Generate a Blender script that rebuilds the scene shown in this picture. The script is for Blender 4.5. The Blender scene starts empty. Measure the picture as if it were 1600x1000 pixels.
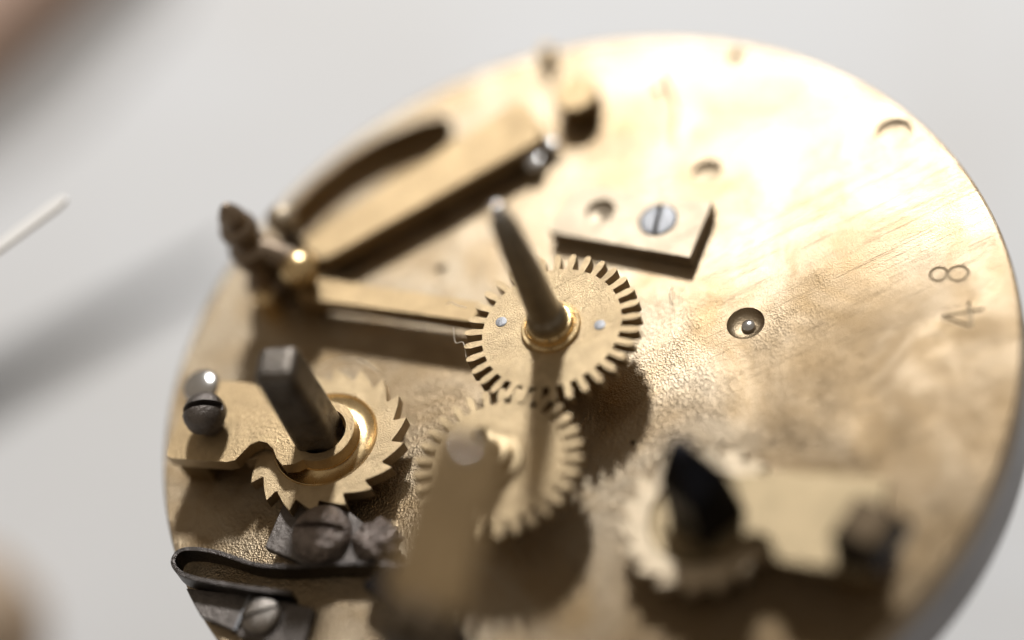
import bpy, bmesh, math, random
from mathutils import Vector, Matrix, Euler
from mathutils.geometry import tessellate_polygon
R = math.radians
random.seed(7)
S = bpy.context.scene
COL = S.collection
# scale: 1 unit = 1 cm.  Origin = centre of the movement plate, z = 0 its upper face.
S.unit_settings.system = 'METRIC'
S.unit_settings.scale_length = 0.01

# ------------------------------------------------------------------ camera
cam_d = bpy.data.cameras.new('camera')
cam = bpy.data.objects.new('camera', cam_d); COL.objects.link(cam)
fw = Vector((0, 0.64037611, -0.76806148)); rt = Vector((0.90174711, -0.33200531, -0.27681153)); up = rt.cross(fw)
cam.matrix_world = Matrix(((rt.x, up.x, -fw.x, -0.19754801), (rt.y, up.y, -fw.y, -8.95480377),
                           (rt.z, up.z, -fw.z, 11.39682286), (0, 0, 0, 1)))
cam_d.sensor_width = 36; cam_d.lens = 90
cam_d.clip_start = 0.1; cam_d.clip_end = 400
cam_d.dof.use_dof = True
cam_d.dof.focus_distance = 14.36
cam_d.dof.aperture_fstop = 0.062
cam_d.dof.aperture_blades = 0
S.camera = cam

# ------------------------------------------------------------------ world and lamp
W = bpy.data.worlds.new('World'); S.world = W; W.use_nodes = True
wb = W.node_tree.nodes['Background']
wb.inputs['Color'].default_value = (1.0, 0.85, 0.68, 1); wb.inputs['Strength'].default_value = 0.29
ld = bpy.data.lights.new('desk_lamp_light', 'AREA'); ld.shape = 'DISK'; ld.size = 4.4
ld.energy = 16800; ld.color = (1.0, 0.995, 0.985)
lo = bpy.data.objects.new('desk_lamp_light', ld); COL.objects.link(lo)
lo.location = Vector((math.cos(R(42)) * math.cos(R(64)), math.cos(R(42)) * math.sin(R(64)), math.sin(R(42)))) * 40
lo.rotation_euler = (-Vector(lo.location)).to_track_quat('-Z', 'Y').to_euler()
S.view_settings.view_transform = 'Standard'; S.view_settings.look = 'None'
S.view_settings.exposure = 0; S.view_settings.gamma = 1
S.cycles.max_bounces = 8
S.cycles.use_denoising = True
S.cycles.sample_clamp_indirect = 6

# ------------------------------------------------------------------ materials
def mat(name, col, rough=.4, metal=0., var=.0, vscale=6, rvar=.0, bump=0., bscale=40, pits=0., pscale=45,
        stain=None, stain_amt=0., swirl=0., scratch=0., smudge_shade=None, brush=None, mask=None, col2=None):
    m = bpy.data.materials.new(name); m.use_nodes = True
    nt = m.node_tree; N = nt.nodes; L = nt.links
    b = N['Principled BSDF']
    b.inputs['Base Color'].default_value = (*col, 1)
    b.inputs['Roughness'].default_value = rough; b.inputs['Metallic'].default_value = metal
    tc = N.new('ShaderNodeTexCoord')
    def noise(scale, detail=5, r=.55, dist=0., vec=None):
        n = N.new('ShaderNodeTexNoise'); n.inputs['Scale'].default_value = scale
        n.inputs['Detail'].default_value = detail; n.inputs['Roughness'].default_value = r
        n.inputs['Distortion'].default_value = dist
        L.new(vec or tc.outputs['Object'], n.inputs['Vector']); return n.outputs['Fac']
    def ramp(src, a, b_, lo=0., hi=1.):
        r = N.new('ShaderNodeMapRange'); r.clamp = True
        r.inputs[1].default_value = a; r.inputs[2].default_value = b_
        r.inputs[3].default_value = lo; r.inputs[4].default_value = hi
        L.new(src, r.inputs[0]); return r.outputs[0]
    def math_(op, a, b_):
        n = N.new('ShaderNodeMath'); n.operation = op
        for i, v in enumerate((a, b_)):
            if isinstance(v, (int, float)): n.inputs[i].default_value = v
            else: L.new(v, n.inputs[i])
        return n.outputs[0]
    def mix(fac, a, b_):
        n = N.new('ShaderNodeMix'); n.data_type = 'RGBA'
        L.new(fac, n.inputs[0])
        for i, v in ((6, a), (7, b_)):
            if isinstance(v, tuple): n.inputs[i].default_value = (*v, 1)
            else: L.new(v, n.inputs[i])
        return n.outputs[2]
    c = None
    if var:
        c2 = col2 or tuple(x * (1 - var) for x in col)
        c = mix(ramp(noise(vscale, 6, .6, .6), .38, .68), col, c2)
    if stain:
        c = mix(ramp(noise(2.1, 4, .6, 1.2), .56, .74, 0, stain_amt), c if c is not None else col, stain)
        c = mix(ramp(noise(9., 6, .7, .4), .60, .74, 0, stain_amt * .8), c, stain)
    sm = None
    for sx, sy, sr, n0 in smudge_shade or ():         # greasy / tarnished patches plus painted shade, all with ragged outlines
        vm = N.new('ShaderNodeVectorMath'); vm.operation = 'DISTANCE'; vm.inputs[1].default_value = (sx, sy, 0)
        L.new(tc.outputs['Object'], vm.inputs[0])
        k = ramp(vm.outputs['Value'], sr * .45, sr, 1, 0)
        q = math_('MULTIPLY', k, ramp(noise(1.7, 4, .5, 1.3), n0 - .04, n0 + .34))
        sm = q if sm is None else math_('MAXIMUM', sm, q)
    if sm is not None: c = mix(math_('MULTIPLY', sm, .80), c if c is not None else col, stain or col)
    if c is not None: L.new(c, b.inputs['Base Color'])
    if rvar:
        a = ramp(noise(vscale * .55, 5, .6, 1.0 + swirl), .3, .7, -rvar, rvar)
        f = ramp(noise(bscale * 1.7, 3, .6), .3, .7, -rvar * .5, rvar * .5)
        tot = math_('ADD', math_('ADD', a, f), rough)
        if sm is not None: tot = math_('ADD', tot, math_('MULTIPLY', sm, .12))
        L.new(tot, b.inputs['Roughness'])
    h = None
    if bump:
        h = math_('MULTIPLY', noise(bscale, 6, .65), bump)
    if brush is not None:                       # fine brushed lines along one direction
        mp = N.new('ShaderNodeMapping'); mp.inputs['Rotation'].default_value = (0, 0, brush)
        mp.inputs['Scale'].default_value = (3, 150, 3)
        L.new(tc.outputs['Object'], mp.inputs['Vector'])
        q = math_('MULTIPLY', noise(1., 3, .6, 0., mp.outputs['Vector']), .5)
        h = q if h is None else math_('ADD', h, q)
    for ang, amt in ((.35, scratch), (1.9, scratch * .7), (-.6, scratch * .8)) if scratch else ():
        mp = N.new('ShaderNodeMapping'); mp.inputs['Rotation'].default_value = (0, 0, ang)
        mp.inputs['Scale'].default_value = (1.2, 70, 3)
        L.new(tc.outputs['Object'], mp.inputs['Vector'])
        q = math_('MULTIPLY', ramp(noise(1., 3, .7, .25, mp.outputs['Vector']), .60, .72), -amt)
        h = q if h is None else math_('ADD', h, q)
    if swirl:                                   # polishing swirls: broad curved strokes
        q = math_('MULTIPLY', noise(1.5, 2, .5, 3.2), swirl * 3)
        mp = N.new('ShaderNodeMapping'); mp.inputs['Rotation'].default_value = (0, 0, .5)
        mp.inputs['Scale'].default_value = (1.5, 14, 3)
        L.new(tc.outputs['Object'], mp.inputs['Vector'])
        q2 = math_('MULTIPLY', noise(1., 4, .6, 1.6, mp.outputs['Vector']), swirl)
        q = math_('ADD', q, q2)
        h = q if h is None else math_('ADD', h, q)
    if pits:
        v = N.new('ShaderNodeTexVoronoi'); v.inputs['Scale'].default_value = pscale
        L.new(tc.outputs['Object'], v.inputs['Vector'])
        q = math_('MULTIPLY', v.outputs['Distance'], pits)
        if mask is not None:                    # etched more on one side of the plate than on the other
            g = N.new('ShaderNodeSeparateXYZ'); L.new(tc.outputs['Object'], g.inputs[0])
            d = math_('ADD', math_('MULTIPLY', g.outputs[0], mask[0]), math_('MULTIPLY', g.outputs[1], mask[1]))
            k = ramp(math_('ADD', d, ramp(noise(1.6, 4, .6), .3, .7, -.7, .7)), mask[2], mask[3], 1, .08)
            q = math_('MULTIPLY', q, k)
        h = q if h is None else math_('ADD', h, q)
    if h is not None:
        bp = N.new('ShaderNodeBump'); bp.inputs['Strength'].default_value = 1.0
        bp.inputs['Distance'].default_value = 0.011
        L.new(h, bp.inputs['Height']); L.new(bp.outputs[0], b.inputs['Normal'])
    return m

BRASS = (.80, .62, .40)
M = {}
M['plate'] = mat('frosted_brass', (.395, .325, .235), .335, 1, var=.20, vscale=1.9, rvar=.05, bump=.26, bscale=100, pits=.50, pscale=85,
                 stain=(.16, .112, .062), stain_amt=.55, swirl=.035, mask=(.75, .65, -.35, .75), scratch=.07, smudge_shade=((1.45, -1.25, 1.45, .24), (.2, -2.25, 1.6, .10), (-1.9, -.35, .9, .42), (-.75, .9, .7, .5)), col2=(.30, .213, .118))  # bottom and lower right patches partly paint shade into the brass colour
M['groove'] = mat('stamped_groove', (.48, .39, .27), .6, 1, var=.3, vscale=12)
M['wheel'] = mat('wheel_brass', (.50, .382, .232), .385, 1, var=.22, vscale=9, rvar=.10, bump=.5, bscale=105, stain=(.30, .215, .12), stain_amt=.4, scratch=.06)
M['polish'] = mat('polished_brass', (.76, .57, .31), .27, 1, var=.15, vscale=12, rvar=.05, bump=.12, bscale=30)
M['pale_wheel'] = mat('pale_wheel_brass', (.60, .50, .365), .50, 1, var=.2, vscale=9, rvar=.08, bump=.5, bscale=90)
M['bridge'] = mat('satin_brass', (.46, .34, .195), .41, 1, var=.22, vscale=5, rvar=.08, scratch=.06, bump=.5, bscale=70, stain=(.26, .19, .11), stain_amt=.35)
M['block'] = mat('pale_brass', (.43, .36, .27), .475, 1, scratch=.05, stain=(.33, .24, .14), stain_amt=.3, var=.14, vscale=8, rvar=.06, bump=.25, bscale=60)
M['polish2'] = mat('dull_polished_brass', (.50, .39, .24), .36, 1, var=.15, vscale=12, rvar=.05, bump=.2, bscale=30)
M['foot'] = mat('blackened_brass', (.075, .055, .035), .5, 1, var=.3)
M['dark_brass'] = mat('tarnished_brass', (.28, .19, .09), .55, 1, var=.4, vscale=8, bump=.4)
M['shaft'] = mat('grey_brown_steel', (.33, .29, .23), .36, 1, var=.3, vscale=9, rvar=.08, bump=.35, bscale=45)
M['arbor'] = mat('worn_dark_steel', (.26, .235, .21), .38, 1, var=.5, vscale=7, rvar=.12, bump=.8, bscale=22)
M['winder'] = mat('dark_worn_arbor_steel', (.17, .15, .13), .36, 1, var=.5, vscale=6, rvar=.12, bump=.9, bscale=20)
M['cock'] = mat('olive_brass', (.27, .212, .13), .46, 1, var=.2, vscale=5, bump=.4)
M['bronze'] = mat('brown_bronze', (.30, .235, .175), .38, 1, var=.3, vscale=9, bump=.6, bscale=30)
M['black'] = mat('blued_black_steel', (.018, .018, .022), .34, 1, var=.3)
M['steel'] = mat('dull_steel', (.17, .152, .14), .46, 1, var=.35, vscale=9, rvar=.1, bump=.8, bscale=38)
M['screw'] = mat('blue_grey_steel', (.29, .295, .31), .42, 1, var=.25, vscale=14, rvar=.1, bump=.5, bscale=60)
M['bright'] = mat('bright_steel', (.62, .61, .60), .20, 1, var=.1, vscale=9)
M['rust'] = mat('pitted_steel', (.34, .285, .255), .36, 1, var=.45, vscale=16, rvar=.12, bump=2.6, bscale=34, pits=1.6, pscale=30)
M['spring'] = mat('spring_steel', (.10, .09, .085), .34, 1, var=.4, vscale=10, rvar=.1, bump=.6)
M['nickel'] = mat('grey_nickel', (.19, .18, .178), .42, 1, var=.15, vscale=3, rvar=.06, bump=.2)
M['dirt'] = mat('slot_grime', (.07, .05, .035), .7, 0, var=.4, vscale=20)
M['paper'] = mat('white_paper', (.64, .655, .675), .75, 0, var=.04, vscale=.33, col2=(.60, .60, .60), bump=.3, bscale=8)
M['fibre'] = mat('pale_lint', (.85, .78, .66), .6, 0, var=.1)
M['matgrey'] = mat('grey_felt', (.42, .415, .41), .8, 0, var=.08, vscale=1.2)
M['wood'] = mat('pinkish_wood', (.60, .42, .33), .5, 0, var=.2, vscale=1.5, bump=.3, bscale=6)
M['tan'] = mat('tan_wood', (.40, .29, .19), .5, 0, var=.25, vscale=1.5, bump=.3, bscale=6)
M['plastic'] = mat('white_plastic', (.86, .85, .83), .3, 0, var=.03)
M['tool'] = mat('brushed_tool_steel', (.13, .13, .135), .4, 1, var=.15, vscale=3)

# ------------------------------------------------------------------ mesh helpers
def link(name, bm, material, parent=None, loc=(0, 0, 0), rz=0., bevel=0., seg=2, sharp=32):
    bmesh.ops.recalc_face_normals(bm, faces=bm.faces[:])
    me = bpy.data.meshes.new(name); bm.to_mesh(me); bm.free()
    for p in me.polygons: p.use_smooth = True
    me.set_sharp_from_angle(angle=R(sharp))
    for p in me.polygons:
        if abs(p.normal.z) > .9995 and p.area > .002: p.use_smooth = False
    me.materials.append(material if not isinstance(material, str) else M[material])
    o = bpy.data.objects.new(name, me); COL.objects.link(o)
    o.location = loc; o.rotation_euler = (0, 0, rz)
    if parent: o.parent = parent
    if bevel:
        bv = o.modifiers.new('edge', 'BEVEL'); bv.width = bevel; bv.segments = seg
        bv.limit_method = 'ANGLE'; bv.angle_limit = R(35); bv.harden_normals = True
    return o
def thing(name, label, cat, loc=(0, 0, 0), rz=0., group=None):
    o = bpy.data.objects.new(name, None); COL.objects.link(o)
    o.empty_display_size = .1; o.location = loc; o.rotation_euler = (0, 0, rz)
    o['label'] = label; o['category'] = cat
    if group: o['group'] = group
    return o
def tag(o, label, cat, group=None):
    o['label'] = label; o['category'] = cat
    if group: o['group'] = group
    return o
def prism(outer, z0, z1, holes=(), bm=None):
    bm = bm or bmesh.new()
    loops = [list(outer)] + [list(h) for h in holes]
    flat = [p for l in loops for p in l]
    tris = tessellate_polygon([[Vector((x, y, 0)) for x, y in l] for l in loops])
    lo = [bm.verts.new((x, y, z0)) for x, y in flat]; hi = [bm.verts.new((x, y, z1)) for x, y in flat]
    for t in tris:
        try: bm.faces.new([hi[i] for i in t]); bm.faces.new([lo[i] for i in reversed(t)])
        except ValueError: pass
    k = 0
    for l in loops:
        n = len(l)
        for i in range(n):
            a, b = k + i, k + (i + 1) % n
            bm.faces.new((lo[a], lo[b], hi[b], hi[a]))
        k += n
    bmesh.ops.dissolve_limit(bm, angle_limit=R(.5), verts=bm.verts[:], edges=bm.edges[:]) if not holes else None
    return bm
def ring_prism(outer, r_in, z0, z1):
    bm = bmesh.new(); q = []
    for x, y in outer:
        a = math.atan2(y, x); ix, iy = r_in * math.cos(a), r_in * math.sin(a)
        q.append([bm.verts.new(p) for p in ((x, y, z0), (x, y, z1), (ix, iy, z1), (ix, iy, z0))])
    n = len(q)
    for i in range(n):
        a, b = q[i], q[(i + 1) % n]
        for k in range(4): bm.faces.new((a[k], b[k], b[(k + 1) % 4], a[(k + 1) % 4]))
    return bm
def circ(r, n=48, c=(0, 0), a0=0.):
    return [(c[0] + r * math.cos(a0 + 2 * math.pi * i / n), c[1] + r * math.sin(a0 + 2 * math.pi * i / n)) for i in range(n)]
def lathe(prof, n=48, bm=None, c=(0, 0)):
    bm = bm or bmesh.new(); rings = []
    for r, z in prof:
        if r < 1e-6: rings.append([bm.verts.new((c[0], c[1], z))])
        else: rings.append([bm.verts.new((c[0] + r * math.cos(2 * math.pi * i / n), c[1] + r * math.sin(2 * math.pi * i / n), z)) for i in range(n)])
    for a, b in zip(rings, rings[1:]):
        for i in range(n):
            j = (i + 1) % n
            if len(a) == 1 and len(b) == 1: continue
            if len(a) == 1: bm.faces.new((a[0], b[i], b[j]))
            elif len(b) == 1: bm.faces.new((a[i], a[j], b[0]))
            else: bm.faces.new((a[i], a[j], b[j], b[i]))
    return bm
def tube(pts, rad, n=10, bm=None, closed=False):
    bm = bm or bmesh.new(); pts = [Vector(p) for p in pts]; m = len(pts)
    rads = rad if isinstance(rad, (list, tuple)) else [rad] * m
    rings = []; nrm = None
    for i, p in enumerate(pts):
        a = pts[i - 1] if (i or closed) else p; b = pts[(i + 1) % m] if (i < m - 1 or closed) else p
        t = (b - a).normalized()
        if nrm is None: nrm = t.orthogonal().normalized()
        nrm = (nrm - t * nrm.dot(t)).normalized(); bi = t.cross(nrm)
        rings.append([bm.verts.new(p + (nrm * math.cos(2 * math.pi * k / n) + bi * math.sin(2 * math.pi * k / n)) * rads[i]) for k in range(n)])
    pr = list(zip(rings, rings[1:])) + ([(rings[-1], rings[0])] if closed else [])
    for a, b in pr:
        for k in range(n): bm.faces.new((a[k], a[(k + 1) % n], b[(k + 1) % n], b[k]))
    if not closed: bm.faces.new(rings[0][::-1]); bm.faces.new(rings[-1])
    return bm
def box(cx, cy, z0, z1, sx, sy, rz=0., bm=None, taper=1.):
    bm = bm or bmesh.new(); c, s = math.cos(rz), math.sin(rz); v = []
    for z, k in ((z0, 1.), (z1, taper)):
        for x, y in ((-1, -1), (1, -1), (1, 1), (-1, 1)):
            x, y = x * sx * k / 2, y * sy * k / 2
            v.append(bm.verts.new((cx + x * c - y * s, cy + x * s + y * c, z)))
    for f in ((3, 2, 1, 0), (4, 5, 6, 7), (0, 1, 5, 4), (1, 2, 6, 5), (2, 3, 7, 6), (3, 0, 4, 7)): bm.faces.new([v[i] for i in f])
    return bm
def spline(pts, n=8, closed=False):
    out = []; m = len(pts); P = [Vector(p).to_3d() if len(p) == 2 else Vector(p) for p in pts]
    rng = range(m if closed else m - 1)
    for i in rng:
        p0 = P[i - 1] if (i or closed) else P[0]; p1 = P[i]; p2 = P[(i + 1) % m]
        p3 = P[(i + 2) % m] if (i + 2 < m or closed) else P[-1]
        for k in range(n):
            t = k / n
            out.append(.5 * ((2 * p1) + (p2 - p0) * t + (2 * p0 - 5 * p1 + 4 * p2 - p3) * t * t + (3 * p1 - p0 - 3 * p2 + p3) * t ** 3))
    if not closed: out.append(P[-1])
    return out
bm_mat = {}
def cut(o, cutters):
    """real recesses: boolean-subtract each cutter bmesh from o, then drop the cutters"""
    for bm in cutters:
        bmesh.ops.recalc_face_normals(bm, faces=bm.faces[:])
        me = bpy.data.meshes.new('c'); bm.to_mesh(me)
        for p in me.polygons: p.use_smooth = True
        me.materials.append(M['groove'] if bm_mat.get(id(bm)) else o.data.materials[0])
        c = bpy.data.objects.new('c', me); COL.objects.link(c); c.matrix_world = o.matrix_world.copy()
        md = o.modifiers.new('b', 'BOOLEAN'); md.object = c; md.operation = 'DIFFERENCE'; md.solver = 'EXACT'; md.material_mode = 'TRANSFER'
        dg = bpy.context.evaluated_depsgraph_get(); dg.update()
        new = bpy.data.meshes.new_from_object(o.evaluated_get(dg), depsgraph=dg)
        o.modifiers.remove(md); old = o.data; o.data = new; new.name = old.name
        bpy.data.objects.remove(c); bpy.data.meshes.remove(me); bm.free()
    o.data.set_sharp_from_angle(angle=R(32))
    for p in o.data.polygons:                       # flat machined faces stay flat
        if abs(p.normal.z) > .9995: p.use_smooth = False
    return o

def slotted_head(r, h, slot_w, slot_d, slot_a, dome=.25, n=40):
    """round screw head with a real slot across it (z from 0 to h)"""
    prof = [(0, 0), (r, 0), (r, h * (1 - dome))] + [(r * math.cos(t), h * (1 - dome) + h * dome * math.sin(t)) for t in [R(a) for a in (18, 36, 54, 72)]] + [(0, h)]
    bm = lathe(prof, n)
    cutter = box(0, 0, h - slot_d, h + .2, r * 2.6, slot_w, slot_a)
    return bm, cutter
def screw(parent, name, at, r, h, mat_, slot_a, slot_w=None, slot_d=None, dome=.25, shank=0.):
    bm, c = slotted_head(r, h, slot_w or r * .24, slot_d or h * .5, slot_a, dome)
    o = link(name, bm, mat_); cut(o, [c]); o.location = at; o.parent = parent
    bv = o.modifiers.new('edge', 'BEVEL'); bv.width = r * .05; bv.segments = 2; bv.limit_method = 'ANGLE'; bv.angle_limit = R(40); bv.harden_normals = True
    if shank:
        link('shank', lathe([(r * .62, -shank), (r * .62, 0.004)], 28), mat_, o)
    return o

# ------------------------------------------------------------------ setting: white table top far below the movement
ZG = -4.0
tb = bmesh.new()
box(0, -12.4, ZG - .6, ZG, 60, 46, R(-21), tb)
g = link('tabletop', tb, 'paper', bevel=.05); g['kind'] = 'structure'

# ------------------------------------------------------------------ movement plate
PL = thing('movement_plate', 'large round brass clock plate with drilled holes and the stamped number 48', 'clock plate', (0, 0, -.58))
RP = 2.5
prof = [(0, -.2), (RP - .02, -.2), (RP - .004, -.19), (RP, -.17), (RP, -.016), (RP - .005, -.005), (RP - .018, 0), (0, 0)]
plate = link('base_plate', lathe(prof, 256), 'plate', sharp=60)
def hole(x, y, r, d, chamfer=.0, n=48):
    return lathe([(0, -d - r * .18), (r * .96, -d), (r, -d + .01), (r, -chamfer), (r + chamfer * 1.6, .02), (0, .02)] if chamfer else
                 [(0, -d - r * .18), (r, -d), (r, .02), (0, .02)], n, c=(x, y))
slot = [(-1.24, 1.80), (-.85, 1.86), (-.5, 1.93), (-.10, 2.03), (-.02, 2.12), (-.04, 2.285), (-.42, 2.355), (-.79, 2.30), (-1.14, 2.14), (-1.27, 2.04)]
cutters = [hole(2.272, .577, .112, .024), hole(1.218, .927, .090, .030), hole(1.722, 1.662, .052, .06), hole(1.203, 1.679, .040, .03),
           hole(-.443, 1.14, .036, .05), hole(.30, 1.42, .022, .1), hole(.11, -.62, .016, .05),
           # oil sink of the pivot: a shallow bowl
           lathe([(0, -.040), (.03, -.039), (.07, -.031), (.098, -.016), (.112, .004), (.112, .03), (0, .03)], 56, c=(.976, -.211)),
           prism([(v.x, v.y) for v in spline(slot, 5, True)], -.185, .05)]
# ring mark of a polished-in plug
cutters.append(tube([(1.47 + .15 * math.cos(a), .52 + .15 * math.sin(a), 0.0035) for a in [2 * math.pi * i / 48 for i in range(48)]], .0050, 6, closed=True))
# stamped digits 4 and 8, reading up the picture: grooves cut into the metal
def loopgroove(cx, cy, ux, uy, a, b, n=26, r=.0115):
    vx, vy = -uy, ux
    return tube([(cx + a * math.cos(t) * ux + b * math.sin(t) * vx, cy + a * math.cos(t) * uy + b * math.sin(t) * vy, 0.0035)
                 for t in [2 * math.pi * i / n for i in range(n)]], r, 8, closed=True)
du = Vector((.856, -.517)).normalized()
cutters += [loopgroove(2.042, -.4875, du.x, du.y, .0465, .046), loopgroove(2.135, -.540, du.x, du.y, .056, .050)]
A4, B4, C4 = Vector((1.930, -.757, .002)), Vector((2.036, -.902, .002)), Vector((2.100, -.742, .002))
E4 = Vector((2.145, -.832, .002))
cutters += [tube([A4, B4], .0125, 8), tube([B4, C4], .012, 8), tube([A4, E4], .0125, 8)]
bm_mat.update({id(b): 1 for b in cutters[-5:] + cutters[1:7]})
cut(plate, cutters)
bm_mat.clear()
plate.parent = PL; plate.location = (0, 0, .58)
link('case_ring', lathe([(2.488, .38), (2.488, .02), (2.46, 0), (2.3, 0), (2.3, .30), (2.3, .38)], 200), 'nickel', PL, bevel=0)
link('back_plate', lathe([(0, .05), (2.3, .05), (2.3, .1), (0, .1)], 96), 'dark_brass', PL)
link('pivot', lathe([(0, .60), (.022, .598), (.037, .589), (.044, .574), (.045, .555), (.045, .5), (0, .5)], 32), 'bright', PL, loc=(.985, -.218, -.026))
link('support_stem', lathe([(0, -3.42), (1.25, -3.42), (1.25, -3.3), (.35, -3.1), (.3, -.1), (.9, 0), (0, 0)], 48), 'nickel', PL)

# ------------------------------------------------------------------ centre wheel
def gear_outline(n, r_root, r_tip, frac=.46, a0=0.):
    pts = []
    for i in range(n):
        a = a0 + 2 * math.pi * i / n; p = 2 * math.pi / n
        j = random.uniform(-.015, .015) * p
        for da, k in ((-.5 * frac - .06, 0), (-.5 * frac, .10), (-.54 * frac, .60), (-.42 * frac, .85), (-.22 * frac, .97), (.0, 1.0),
                      (.22 * frac, .97), (.42 * frac, .85), (.54 * frac, .60), (.5 * frac, .10), (.5 * frac + .06, 0)):
            r = r_root + (r_tip - r_root) * k
            pts.append((r * math.cos(a + da * p + j), r * math.sin(a + da * p + j)))
    return pts
CW = thing('centre_wheel', 'sharp brass gear in the middle carrying the tall tapered dark shaft', 'gear', (-.018, .075, -.09))
link('toothed_disc', ring_prism(gear_outline(33, .403, .510, .44, R(-.4)), .10, .375, .45), 'wheel', CW, bevel=.006)
link('collar', lathe([(.09, .37), (.172, .40), (.172, .468), (.166, .476), (.150, .476), (.143, .470), (.138, .470), (.134, .500), (.126, .512), (.112, .514), (.10, .512), (.06, .51)], 56), 'polish', CW)
link('lower_pipe', lathe([(.13, 0.09), (.13, .38)], 40), 'dark_brass', CW)
sh = link('shaft', lathe([(.112, .50), (.116, .53), (.114, .565), (.104, .59), (.094, .605), (.091, .64), (.088, .9), (.082, 1.2), (.074, 1.40), (.060, 1.47), (.052, 1.50)], 40), 'shaft', CW)
link('tip', lathe([(.052, 1.50), (.050, 1.53), (.041, 1.552), (.022, 1.566), (0, 1.57)], 32), 'bright', sh)
for x, y, r in ((-.239, .194, .033), (.246, -.134, .033)):
    link('rivet', lathe([(r, .44), (r, .4525), (r * .8, .4545), (0, .455)], 24), 'screw', CW, loc=(x, y, 0))

# ------------------------------------------------------------------ intermediate wheel, meshing with it
IW = thing('intermediate_wheel', 'brass gear below the middle gear, half hidden by the blurred cock', 'gear', (-.606, -.596, -.097))
mesh_a = math.atan2(.667, .586)
link('toothed_disc', ring_prism(gear_outline(31, .378, .482, .44, mesh_a + math.pi / 31), .08, .375, .45), 'wheel', IW, bevel=.006)
link('hub', lathe([(.078, .37), (.16, .40), (.16, .47), (.15, .48), (.115, .482), (.11, .50), (.105, .56), (.06, .565)], 40), 'polish2', IW)
link('pinion', lathe([(.07, .55), (.07, .66), (.045, .67), (.045, .74)], 28), 'polish2', IW)
link('lower_arbor', lathe([(.07, 0.09), (.07, .38)], 28), 'shaft', IW)

# cock that carries its upper pivot
CK = thing('wheel_cock', 'blurred brass cock sloping up over the lower gear in the near foreground', 'bracket', (-1.115, -1.77, 0))
d = Vector((.735, .678)).normalized(); nrm = Vector((-d.y, d.x))
def loc2(u, v): p = d * u + nrm * v; return (p.x, p.y)
Lk = .60
arm = [loc2(-.10, -.22), loc2(-.10, .22)] + [loc2(Lk + .10 * math.sin(a) ** .6, .20 * math.cos(a)) for a in [R(x) for x in range(0, 181, 15)]]
ab = prism(arm[::-1], 0, .085)
SL = .46                                           # rise of the sloping arm per unit of length
for v in ab.verts: v.co.z += 1.20 + SL * (v.co.x * d.x + v.co.y * d.y)
link('arm', ab, 'bridge', CK, bevel=.012)
link('foot', prism([loc2(-.34, -.20), loc2(-.06, -.20), loc2(-.06, .20), loc2(-.34, .20)][::-1], 0.002, 1.23), 'foot', CK, bevel=.04)
link('pivot_bush', lathe([(.036, 1.40), (.036, 1.565), (.03, 1.58), (.012, 1.588), (0, 1.59)], 28), 'bright', CK, loc=(*loc2(Lk, -.0), 0))
screw(CK, 'screw', (*loc2(-.20, 0), 1.23), .10, .07, 'foot', .7)

# ------------------------------------------------------------------ winding works: ratchet wheel + arbor + bridge, twice
def ratchet_outline(n, r0, r1, a0, sgn):
    pts = []
    for i in range(n):
        for k in range(6):
            f = k / 5.; a = a0 + sgn * 2 * math.pi * (i + f * .93) / n
            rr = r0 + (r1 - r0) * (f ** 1.1)
            pts.append((rr * math.cos(a), rr * math.sin(a)))
        a = a0 + sgn * 2 * math.pi * (i + .955) / n
        rr = r0 + .004
        pts.append((rr * math.cos(a), rr * math.sin(a)))
    return pts if sgn > 0 else pts[::-1]
def ratchet(at, label, rmax, n, a0, sgn, bright, ringmat):
    t = thing('ratchet_wheel', label, 'ratchet wheel', (*at, .05), 0, 'ratchet wheels of the two winding arbors')
    s = rmax / .475
    link('toothed_ring', ring_prism(ratchet_outline(n,   .402 * s, .478 * s, a0, sgn),   .305 * s, .065, .145), ringmat, t, bevel=.005)
    dish = [(.204 + .01 * k, .126 + .0105 * ((.204 + .01 * k - .252) / .048) ** 2) for k in range(0, 10)]
    link('dished_centre', lathe([(.307 * s, .10), (.306 * s, .143), (.303 * s, .149), (.300 * s, .149)] + [(r * s, z) for r, z in dish[::-1]] +
                                [(.201 * s, .165), (.196 * s, .172), (.12, .172)], 72), bright, t, sharp=60)
    link('barrel_boss', lathe([(.16, -.05), (.16, .06), (.3 * s, .064)], 36), 'dark_brass', t)
    return t
ratchet((-1.44, .19), 'brass ratchet wheel with saw teeth round the left square arbor', .482, 18, R(-12), 1, 'polish', 'wheel')
ratchet((.25, -1.39), 'pale blurred brass ratchet wheel at lower right round the black arbor', .452, 18, R(14), -1, 'cock', 'pale_wheel')

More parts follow.
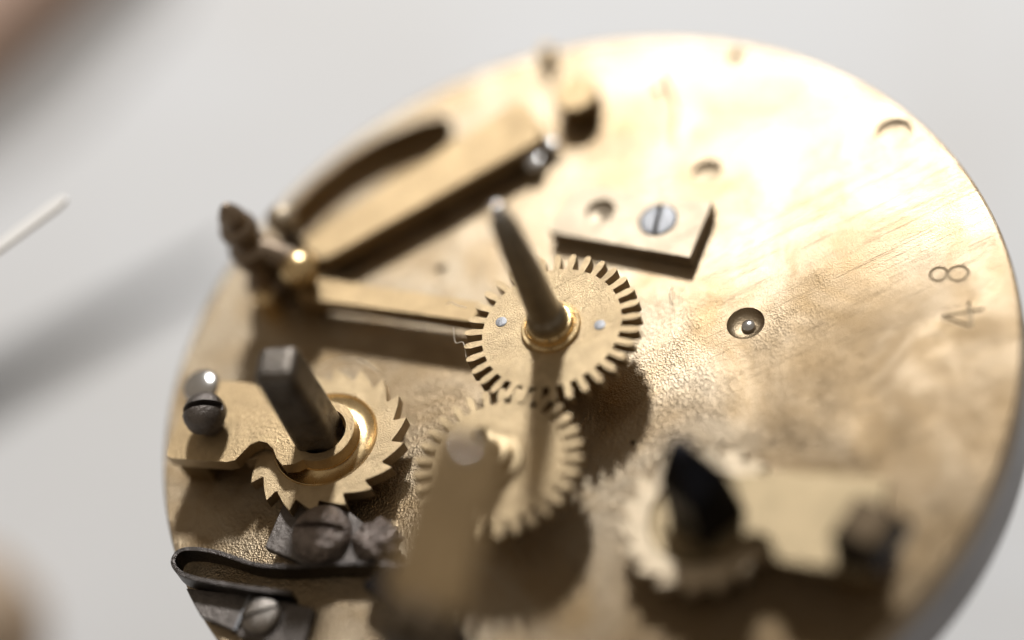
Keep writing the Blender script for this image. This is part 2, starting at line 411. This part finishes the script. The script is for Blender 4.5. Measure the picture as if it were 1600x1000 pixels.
# bridge shape in its own frame: x along the arm away from the arbor, y toward the notch
eye_r = .20
shape = [(.905, -.265)] + [(.62, -.275), (.40, -.265), (.22, -.235)] + \
        [(eye_r * math.cos(R(a)), eye_r * math.sin(R(a))) for a in range(-72, -292, -14)] + \
        [(.085, .230), (.155, .245), (.205, .205), (.245, .150), (.30, .110), (.355, .105), (.40, .135), (.43, .195), (.455, .245), (.50, .262), (.62, .268), (.86, .275), (.895, .262), (.905, .22)]
def bridge(at, rz, label, mirror, stretch, z, th, material):
    t = thing('winding_bridge', label, 'bridge', (*at, .03), rz, 'bridges over the two ratchet wheels')
    pts = [(x * (stretch if x > .25 else 1.), y * (-1 if mirror else 1)) for x, y in shape]
    if mirror: pts = pts[::-1]
    ap = link('arm_plate', prism(pts[::-1], z, z + th), material)
    cut(ap, [lathe([(0, z - .1), (.15, z - .1), (.15, z + th + .1), (0, z + th + .1)], 48)])
    ap.parent = t
    bv = ap.modifiers.new('edge', 'BEVEL'); bv.width = .008; bv.segments = 2; bv.limit_method = 'ANGLE'; bv.angle_limit = R(40); bv.harden_normals = True
    link('eye_ring', lathe([(.15, z - .006), (.192, z - .006), (.198, z - .004), (.198, z + .002)], 48), 'dark_brass', t)
    link('foot', prism([(.70 * stretch, -.24), (.88 * stretch, -.24), (.88 * stretch, .24), (.70 * stretch, .24)], -.028, z), 'dark_brass', t)
    return t
bridge((-1.435, .175), R(143), 'satin brass bridge reaching from the left rim to the square arbor', False, 1.0, .18, .085, 'bridge')
bridge((.25, -1.40), R(-36), 'blurred yellowish brass bridge at lower right beside the black arbor', True, 1.06, .18, .085, 'cock')

def square_arbor(name, at, label, side, z0, z1, rz, material, lean=0.):
    t = thing(name, label, 'arbor', (*at, 0), rz, None)
    link('square_shank', box(0, 0, z0, z1, side, side, 0, taper=.97), material, t, bevel=side * .24, seg=4)
    link('round_base', lathe([(.138, .10), (.138, z0 + .03), (.12, z0 + .05), (0, z0 + .05)], 40), material, t)
    return t
a1 = square_arbor('winding_arbor', (-1.45, .175), 'thick square dark steel winding arbor leaning up left from the ratchet wheel', .25, .2, 1.0, R(-27), M['winder'])
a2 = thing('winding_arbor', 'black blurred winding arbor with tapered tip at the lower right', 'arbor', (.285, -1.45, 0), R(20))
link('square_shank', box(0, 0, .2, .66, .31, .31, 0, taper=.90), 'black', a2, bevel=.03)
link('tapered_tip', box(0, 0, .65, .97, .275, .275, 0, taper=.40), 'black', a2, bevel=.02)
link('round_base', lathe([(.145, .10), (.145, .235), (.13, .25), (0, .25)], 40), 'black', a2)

# ------------------------------------------------------------------ bridge screws and pins at left
sc = thing('bridge_screw', 'grey brown slotted dome screw standing on the left brass bridge', 'screw', (-2.0, .56, .296))
screw(sc, 'slotted_head', (0, 0, .09), .125, .14, 'steel', R(160), .04, .085, dome=.7, shank=.09)
pn = thing('polished_pin', 'bright white polished pin behind the slotted screw at the left rim', 'pin', (-1.985, .86, 0))  # pin added to carry the highlight above the slotted screw
link('pin_body', lathe([(.06, 0), (.06, .22), (.11, .23), (.11, .30)], 28), 'steel', pn)
link('pin_cap', lathe([(.11, .30), (.107, .315), (.09, .330), (.05, .340), (0, .343)], 32), 'bright', pn)
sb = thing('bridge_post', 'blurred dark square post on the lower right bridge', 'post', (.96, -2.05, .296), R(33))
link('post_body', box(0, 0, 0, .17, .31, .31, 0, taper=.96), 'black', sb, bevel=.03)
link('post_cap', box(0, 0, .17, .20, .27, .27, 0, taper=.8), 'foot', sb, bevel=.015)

# ------------------------------------------------------------------ stop block with its screw
BL = thing('stop_block', 'rectangular brass block with a drilled hole and a blue grey screw', 'block', (.68, .76, 0))
bo = [(.222, .95), (.872, .313), (1.147, .619), (.490, 1.215)]
bo = [(x - .68, y - .76) for x, y in bo]
blk = link('block_body', prism(bo, .003, .096), 'block', sharp=30)
cut(blk, [lathe([(0, .028), (.02, .03), (.02, .052), (.06, .060), (.086, .068), (.086, .12), (0, .12)], 40, c=(.546 - .68, .926 - .76)),
          lathe([(0, .05), (.113, .055), (.113, .12), (0, .12)], 44, c=(.816 - .68, .672 - .76))])
blk.parent = BL
bv = blk.modifiers.new('edge', 'BEVEL'); bv.width = .006; bv.segments = 2; bv.limit_method = 'ANGLE'; bv.angle_limit = R(40); bv.harden_normals = True
screw(BL, 'screw', (.816 - .68, .672 - .76, .052), .106, .054, 'screw', R(57), .030, .050, dome=.12)
link('slot_grime', box(.816 - .68, .672 - .76, .0555, .062, .2, .026, R(57)), 'dirt', BL)

# ------------------------------------------------------------------ long beam and lever (the V at upper left)
BM = thing('long_beam', 'wide blurred brass beam lying across the upper left of the plate', 'beam', (-.33, 1.68, 0))
bp = [(-1.10, 1.50), (-1.04, 1.455), (.40, 1.575), (.475, 1.63), (.46, 1.92), (.40, 1.975), (.10, 1.90), (-1.10, 1.69), (-1.15, 1.64)]
link('beam_body', prism([(x + .33, y - 1.68) for x, y in bp], .055, .175), 'bridge', BM, bevel=.02)
link('spacer', box(-.62, .0, .002, .055, .2, .22), 'dark_brass', BM); link('spacer', box(.66, .08, .002, .055, .16, .2), 'dark_brass', BM)
link('steel_stud', lathe([(0, 0), (.060, 0), (.066, .02), (.066, .08), (.05, .105), (0, .112)], 28), 'bright', BM, loc=(.665, -.15, .003))
link('steel_stud', lathe([(0, 0), (.046, 0), (.05, .02), (.05, .07), (.034, .09), (0, .095)], 28), 'bright', BM, loc=(.80, -.08, .003))
LV = thing('flat_lever', 'narrow brass lever running from the dark post toward the middle gear', 'lever', (-.85, 1.0, 0))
lp = [(-1.29, 1.255), (-.40, .49), (-.31, .595), (-1.20, 1.385)]
link('lever_body', prism([(x + .85, y - 1.0) for x, y in lp], .10, .205), 'bridge', LV, bevel=.01)
link('pivot_boss', lathe([(0, .002), (.10, .002), (.10, .10)], 28), 'dark_brass', LV, loc=(-.36, .31, 0))
PP = thing('pivot_post', 'dark knobbly steel post with pointed tip at the left end of the beam', 'post', (-1.41, 1.54, 0))
link('post_stem', lathe([(.14, 0), (.14, .16), (.10, .18), (.095, .36), (.125, .38), (.125, .48), (.09, .51), (.085, .60)], 28), 'bronze', PP)
link('ball_joint', lathe([(.08, .56)] + [(.115 * math.cos(R(a)), .64 + .10 * math.sin(R(a))) for a in range(-50, 91, 14)] + [(0, .74)], 28), 'bronze', PP)
link('pointed_tip', lathe([(.08, .69), (.085, .735), (.075, .775), (.045, .835), (.02, .865), (0, .875)], 24), 'bronze', PP)
link('side_arm', tube([(0, 0, .46), (.10, -.06, .42), (.22, -.16, .34)], [.08, .075, .07], 14), 'bronze', PP)
KB = thing('cap_screw', 'round polished brass dome where the beam meets the lever', 'cap screw', (-1.20, 1.34, 0))
link('stem', lathe([(.085, .0), (.085, .26)], 24), 'dark_brass', KB)
link('cap', lathe([(.085, .24)] + [(.118 * math.cos(R(a)), .33 + .10 * math.sin(R(a))) for a in range(-50, 91, 10)] + [(0, .43)], 32), 'polish', KB)
K2 = thing('beam_screw', 'tall pale round headed screw at the upper left beam end', 'screw', (-1.17, 1.66, 0))
link('screw_stem', lathe([(.05, .0), (.05, .42)], 24), 'steel', K2)
link('screw_head', lathe([(.05, .40), (.088, .41)] + [(.092 * math.cos(R(a)), .45 + .07 * math.sin(R(a))) for a in range(0, 91, 12)] + [(0, .52)], 32), 'block', K2)
K3 = thing('small_stud', 'small orange brass stud below the dark post at left', 'stud', (-1.47, 1.40, 0))
link('stud_body', lathe([(.07, 0), (.07, .16)] + [(.07 * math.cos(R(a)), .16 + .05 * math.sin(R(a))) for a in range(12, 91, 13)] + [(0, .21)], 28), 'polish', K3)

# posts and pins near the far rim
FP = thing('pillar_post', 'short grey topped brown post beyond the beam end', 'post', (.745, 1.81, 0))
link('post_body', lathe([(.11, 0), (.135, .02), (.138, .14)], 32), 'dark_brass', FP)
link('post_cap', lathe([(.138, .14), (.138, .16), (.125, .172), (0, .175)], 32), 'bridge', FP)
F2 = thing('rim_stud', 'tiny tan stud on the far rim of the plate', 'stud', (.715, 2.30, 0))
link('stud_body', lathe([(.055, 0), (.055, .10), (.04, .125), (0, .13)], 24), 'bridge', F2)
F3 = thing('wire_pin', 'thin upright wire pin beside the small hole near the far rim', 'pin', (1.248, 1.496, 0))
link('pin_body', lathe([(.011, 0), (.011, .30), (0, .31)], 10), 'bridge', F3)

# ------------------------------------------------------------------ click work, spring and steel plates at lower left
CL = thing('click', 'dark grey steel click plate under a pitted slotted screw', 'click', (-1.70, -.33, 0))
cp = [(-1.787, -.025), (-1.985, -.265), (-1.80, -.50), (-1.50, -.66), (-1.36, -.56), (-1.50, -.22)]
link('click_plate', prism([(x + 1.70, y + .33) for x, y in cp], .075, .125), 'steel', CL, bevel=.008)
link('click_boss', lathe([(.12, 0), (.12, .08)], 28), 'dark_brass', CL)
screw(CL, 'screw', (.045, -.045, .125), .17, .135, 'rust', R(-32), .042, .07, dome=.7)
NB = thing('rough_nub', 'rough pinkish corroded lump right of the pitted screw', 'nub', (-1.40, -.56, 0))
nbm = bmesh.new(); bmesh.ops.create_icosphere(nbm, subdivisions=4, radius=.13)
for v in nbm.verts:
    n_ = v.co.normalized(); v.co *= 1 + .10 * math.sin(9 * n_.x + 4 * n_.y) + .07 * math.sin(17 * n_.y + 5 * n_.z) + .05 * math.sin(23 * n_.z + 11 * n_.x)
    v.co.z = v.co.z * .75 + .11
link('nub_body', nbm, 'rust', NB, sharp=80)
sp = spline([(-1.30, -.80), (-1.42, -.71), (-1.66, -.575), (-1.86, -.480), (-2.06, -.350), (-2.23, -.170), (-2.36, -.065), (-2.445, -.035), (-2.495, -.085), (-2.475, -.175), (-2.40, -.262),
             (-2.28, -.365), (-2.10, -.51), (-1.93, -.63)], 7)
def ribbon(path, th, z0, z1):
    L_, R_ = [], []
    for i, p in enumerate(path):
        t = (path[min(i + 1, len(path) - 1)] - path[max(i - 1, 0)]); t.z = 0; t.normalize(); n_ = Vector((-t.y, t.x, 0))
        L_.append(p + n_ * th / 2); R_.append(p - n_ * th / 2)
    bm = bmesh.new(); q = []
    for a, b in zip(L_, R_):
        q.append([bm.verts.new((a.x, a.y, z0)), bm.verts.new((b.x, b.y, z0)), bm.verts.new((b.x, b.y, z1)), bm.verts.new((a.x, a.y, z1))])
    for a, b in zip(q, q[1:]):
        for k in range(4): bm.faces.new((a[k], a[(k + 1) % 4], b[(k + 1) % 4], b[k]))
    bm.faces.new(q[0]); bm.faces.new(q[-1][::-1]); return bm
ss = link('click_spring', ribbon(sp, .028, .012, .135), 'spring', bevel=.004)
tag(ss, 'dark hairpin flat spring with its loop at the left rim', 'spring')
SP = thing('steel_plate', 'dark grey steel plate overlapping the lower left rim', 'plate', (-2.33, -.42, 0))
arc = [(2.499 * math.cos(R(a)), 2.499 * math.sin(R(a))) for a in (190.2, 188.5, 186.8, 185.2)]
q = [(-2.157, -.468), (-2.304, -.640)] + arc
link('plate_body', prism([(x + 2.33, y + .42) for x, y in q][::-1], .003, .05), 'steel', SP, bevel=.006)
link('raised_edge', prism([(x + 2.33, y + .42) for x, y in [(-2.148, -.470), (-2.297, -.646), (-2.309, -.634), (-2.160, -.460)]][::-1], .049, .062), 'screw', SP)
SQ = thing('spring_clamp', 'brownish steel clamp with a slotted screw at the bottom left', 'clamp', (-2.05, -.68, 0))
q = [(-2.140, -.480), (-1.855, -.74), (-1.99, -.96), (-2.30, -.68)]
link('clamp_body', prism([(x + 2.05, y + .68) for x, y in q][::-1], .003, .065), 'steel', SQ, bevel=.006)
screw(SQ, 'screw', (-.085, .035, .065), .115, .055, 'arbor', R(-8), .024, .03, dome=.5)
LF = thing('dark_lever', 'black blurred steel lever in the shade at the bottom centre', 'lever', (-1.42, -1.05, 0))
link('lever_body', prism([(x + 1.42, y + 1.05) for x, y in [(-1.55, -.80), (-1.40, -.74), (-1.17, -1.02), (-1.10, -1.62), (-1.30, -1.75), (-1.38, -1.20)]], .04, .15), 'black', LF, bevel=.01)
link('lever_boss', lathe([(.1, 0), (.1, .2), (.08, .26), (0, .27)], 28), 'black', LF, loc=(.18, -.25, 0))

# ------------------------------------------------------------------ lint on the metal
def lint(pts, label):
    o = link('lint_fibre', tube(spline(pts, 12), .0024, 5), 'fibre', sharp=180)
    tag(o, label, 'lint')
lint([(-.50, .60, .31), (-.47, .57, .35), (-.44, .51, .37), (-.40, .47, .365)], 'curved pale fibre caught on the left teeth of the middle gear')
lint([(.705, .225, .01), (.70, .20, .06), (.675, .16, .08), (.655, .12, .02)], 'short upright fibre below the brass block')
lint([(-.515, .40, .34), (-.54, .32, .31), (-.50, .26, .35), (-.52, .17, .33)], 'tangled pale fibre on the left rim of the middle gear')
lint([(.37, .455, .20), (.385, .46, .24), (.42, .45, .22)], 'tiny fibre stuck in the shade of the brass block')
lint([(-1.32, .72, .16), (-1.20, .70, .17), (-1.08, .62, .165), (-1.02, .50, .16)], 'thin fibre arching behind the left ratchet wheel')

# ------------------------------------------------------------------ blurred things round about, on the table
def rod(path, rads, name, label, cat, material):
    o = link(name, tube(path, rads, 20), material, sharp=50); return tag(o, label, cat)
tz = ZG
tw = thing('tweezers', 'dark blurred tweezer tip lying on the white table at left', 'tweezers', (-4.2, 5.6, tz))
link('leg', tube([(-3.6, -.45, .26), (-1.2, -.14, .19), (.0, .0, .13), (1.3, .14, .075), (2.2, .24, .04)], [.25, .19, .13, .075, .03], 18), 'tool', tw)
pr = thing('plastic_probe', 'slim white plastic probe pointing in from the left edge', 'probe', (-2.7, 1.9, 1.0))  # white strip added in place of a specular highlight
link('probe_strip', prism([(-3.2, -.93), (-.4, -.155), (.40, .068), (.455, .10), (.462, .135), (.43, .155), (.38, .150), (-.4, -.065), (-3.2, -.82)], -.015, .015), 'plastic', pr, bevel=.008)
wd = thing('wooden_handle', 'blurred pinkish rounded handle in the upper left corner', 'handle', (-3.22, 9.52, tz))  # rounded form put in for a blurred fingertip-like shape
link('handle_grip', tube([(-3.2, -1.50, .50), (-1.2, -.56, .52), (.35, .165, .52), (1.8, .845, .50), (3.2, 1.50, .48)], [.46, .50, .51, .49, .44], 28), 'wood', wd)
mt = link('grey_mat', prism([(-2.90, 8.20), (-1.75, 8.95), (-1.0, 10.2), (-3.0, 13.0), (-7.0, 11.0), (-5.2, 7.7), (-3.75, 7.95)], tz + .004, tz + .05), 'matgrey', bevel=.02)  # sheet added where soft shade lies; its grey paints that shade
tag(mt, 'blurred light grey mat under the pinkish handle at upper left', 'mat')
tn = thing('tan_knob', 'blurred tan rounded knob at the lower left edge', 'knob', (-4.98, 3.22, tz))
link('knob_body', lathe([(0, 0), (.55, 0), (.62, .1), (.62, .5), (.5, .72), (.25, .82), (0, .84)], 40), 'tan', tn)
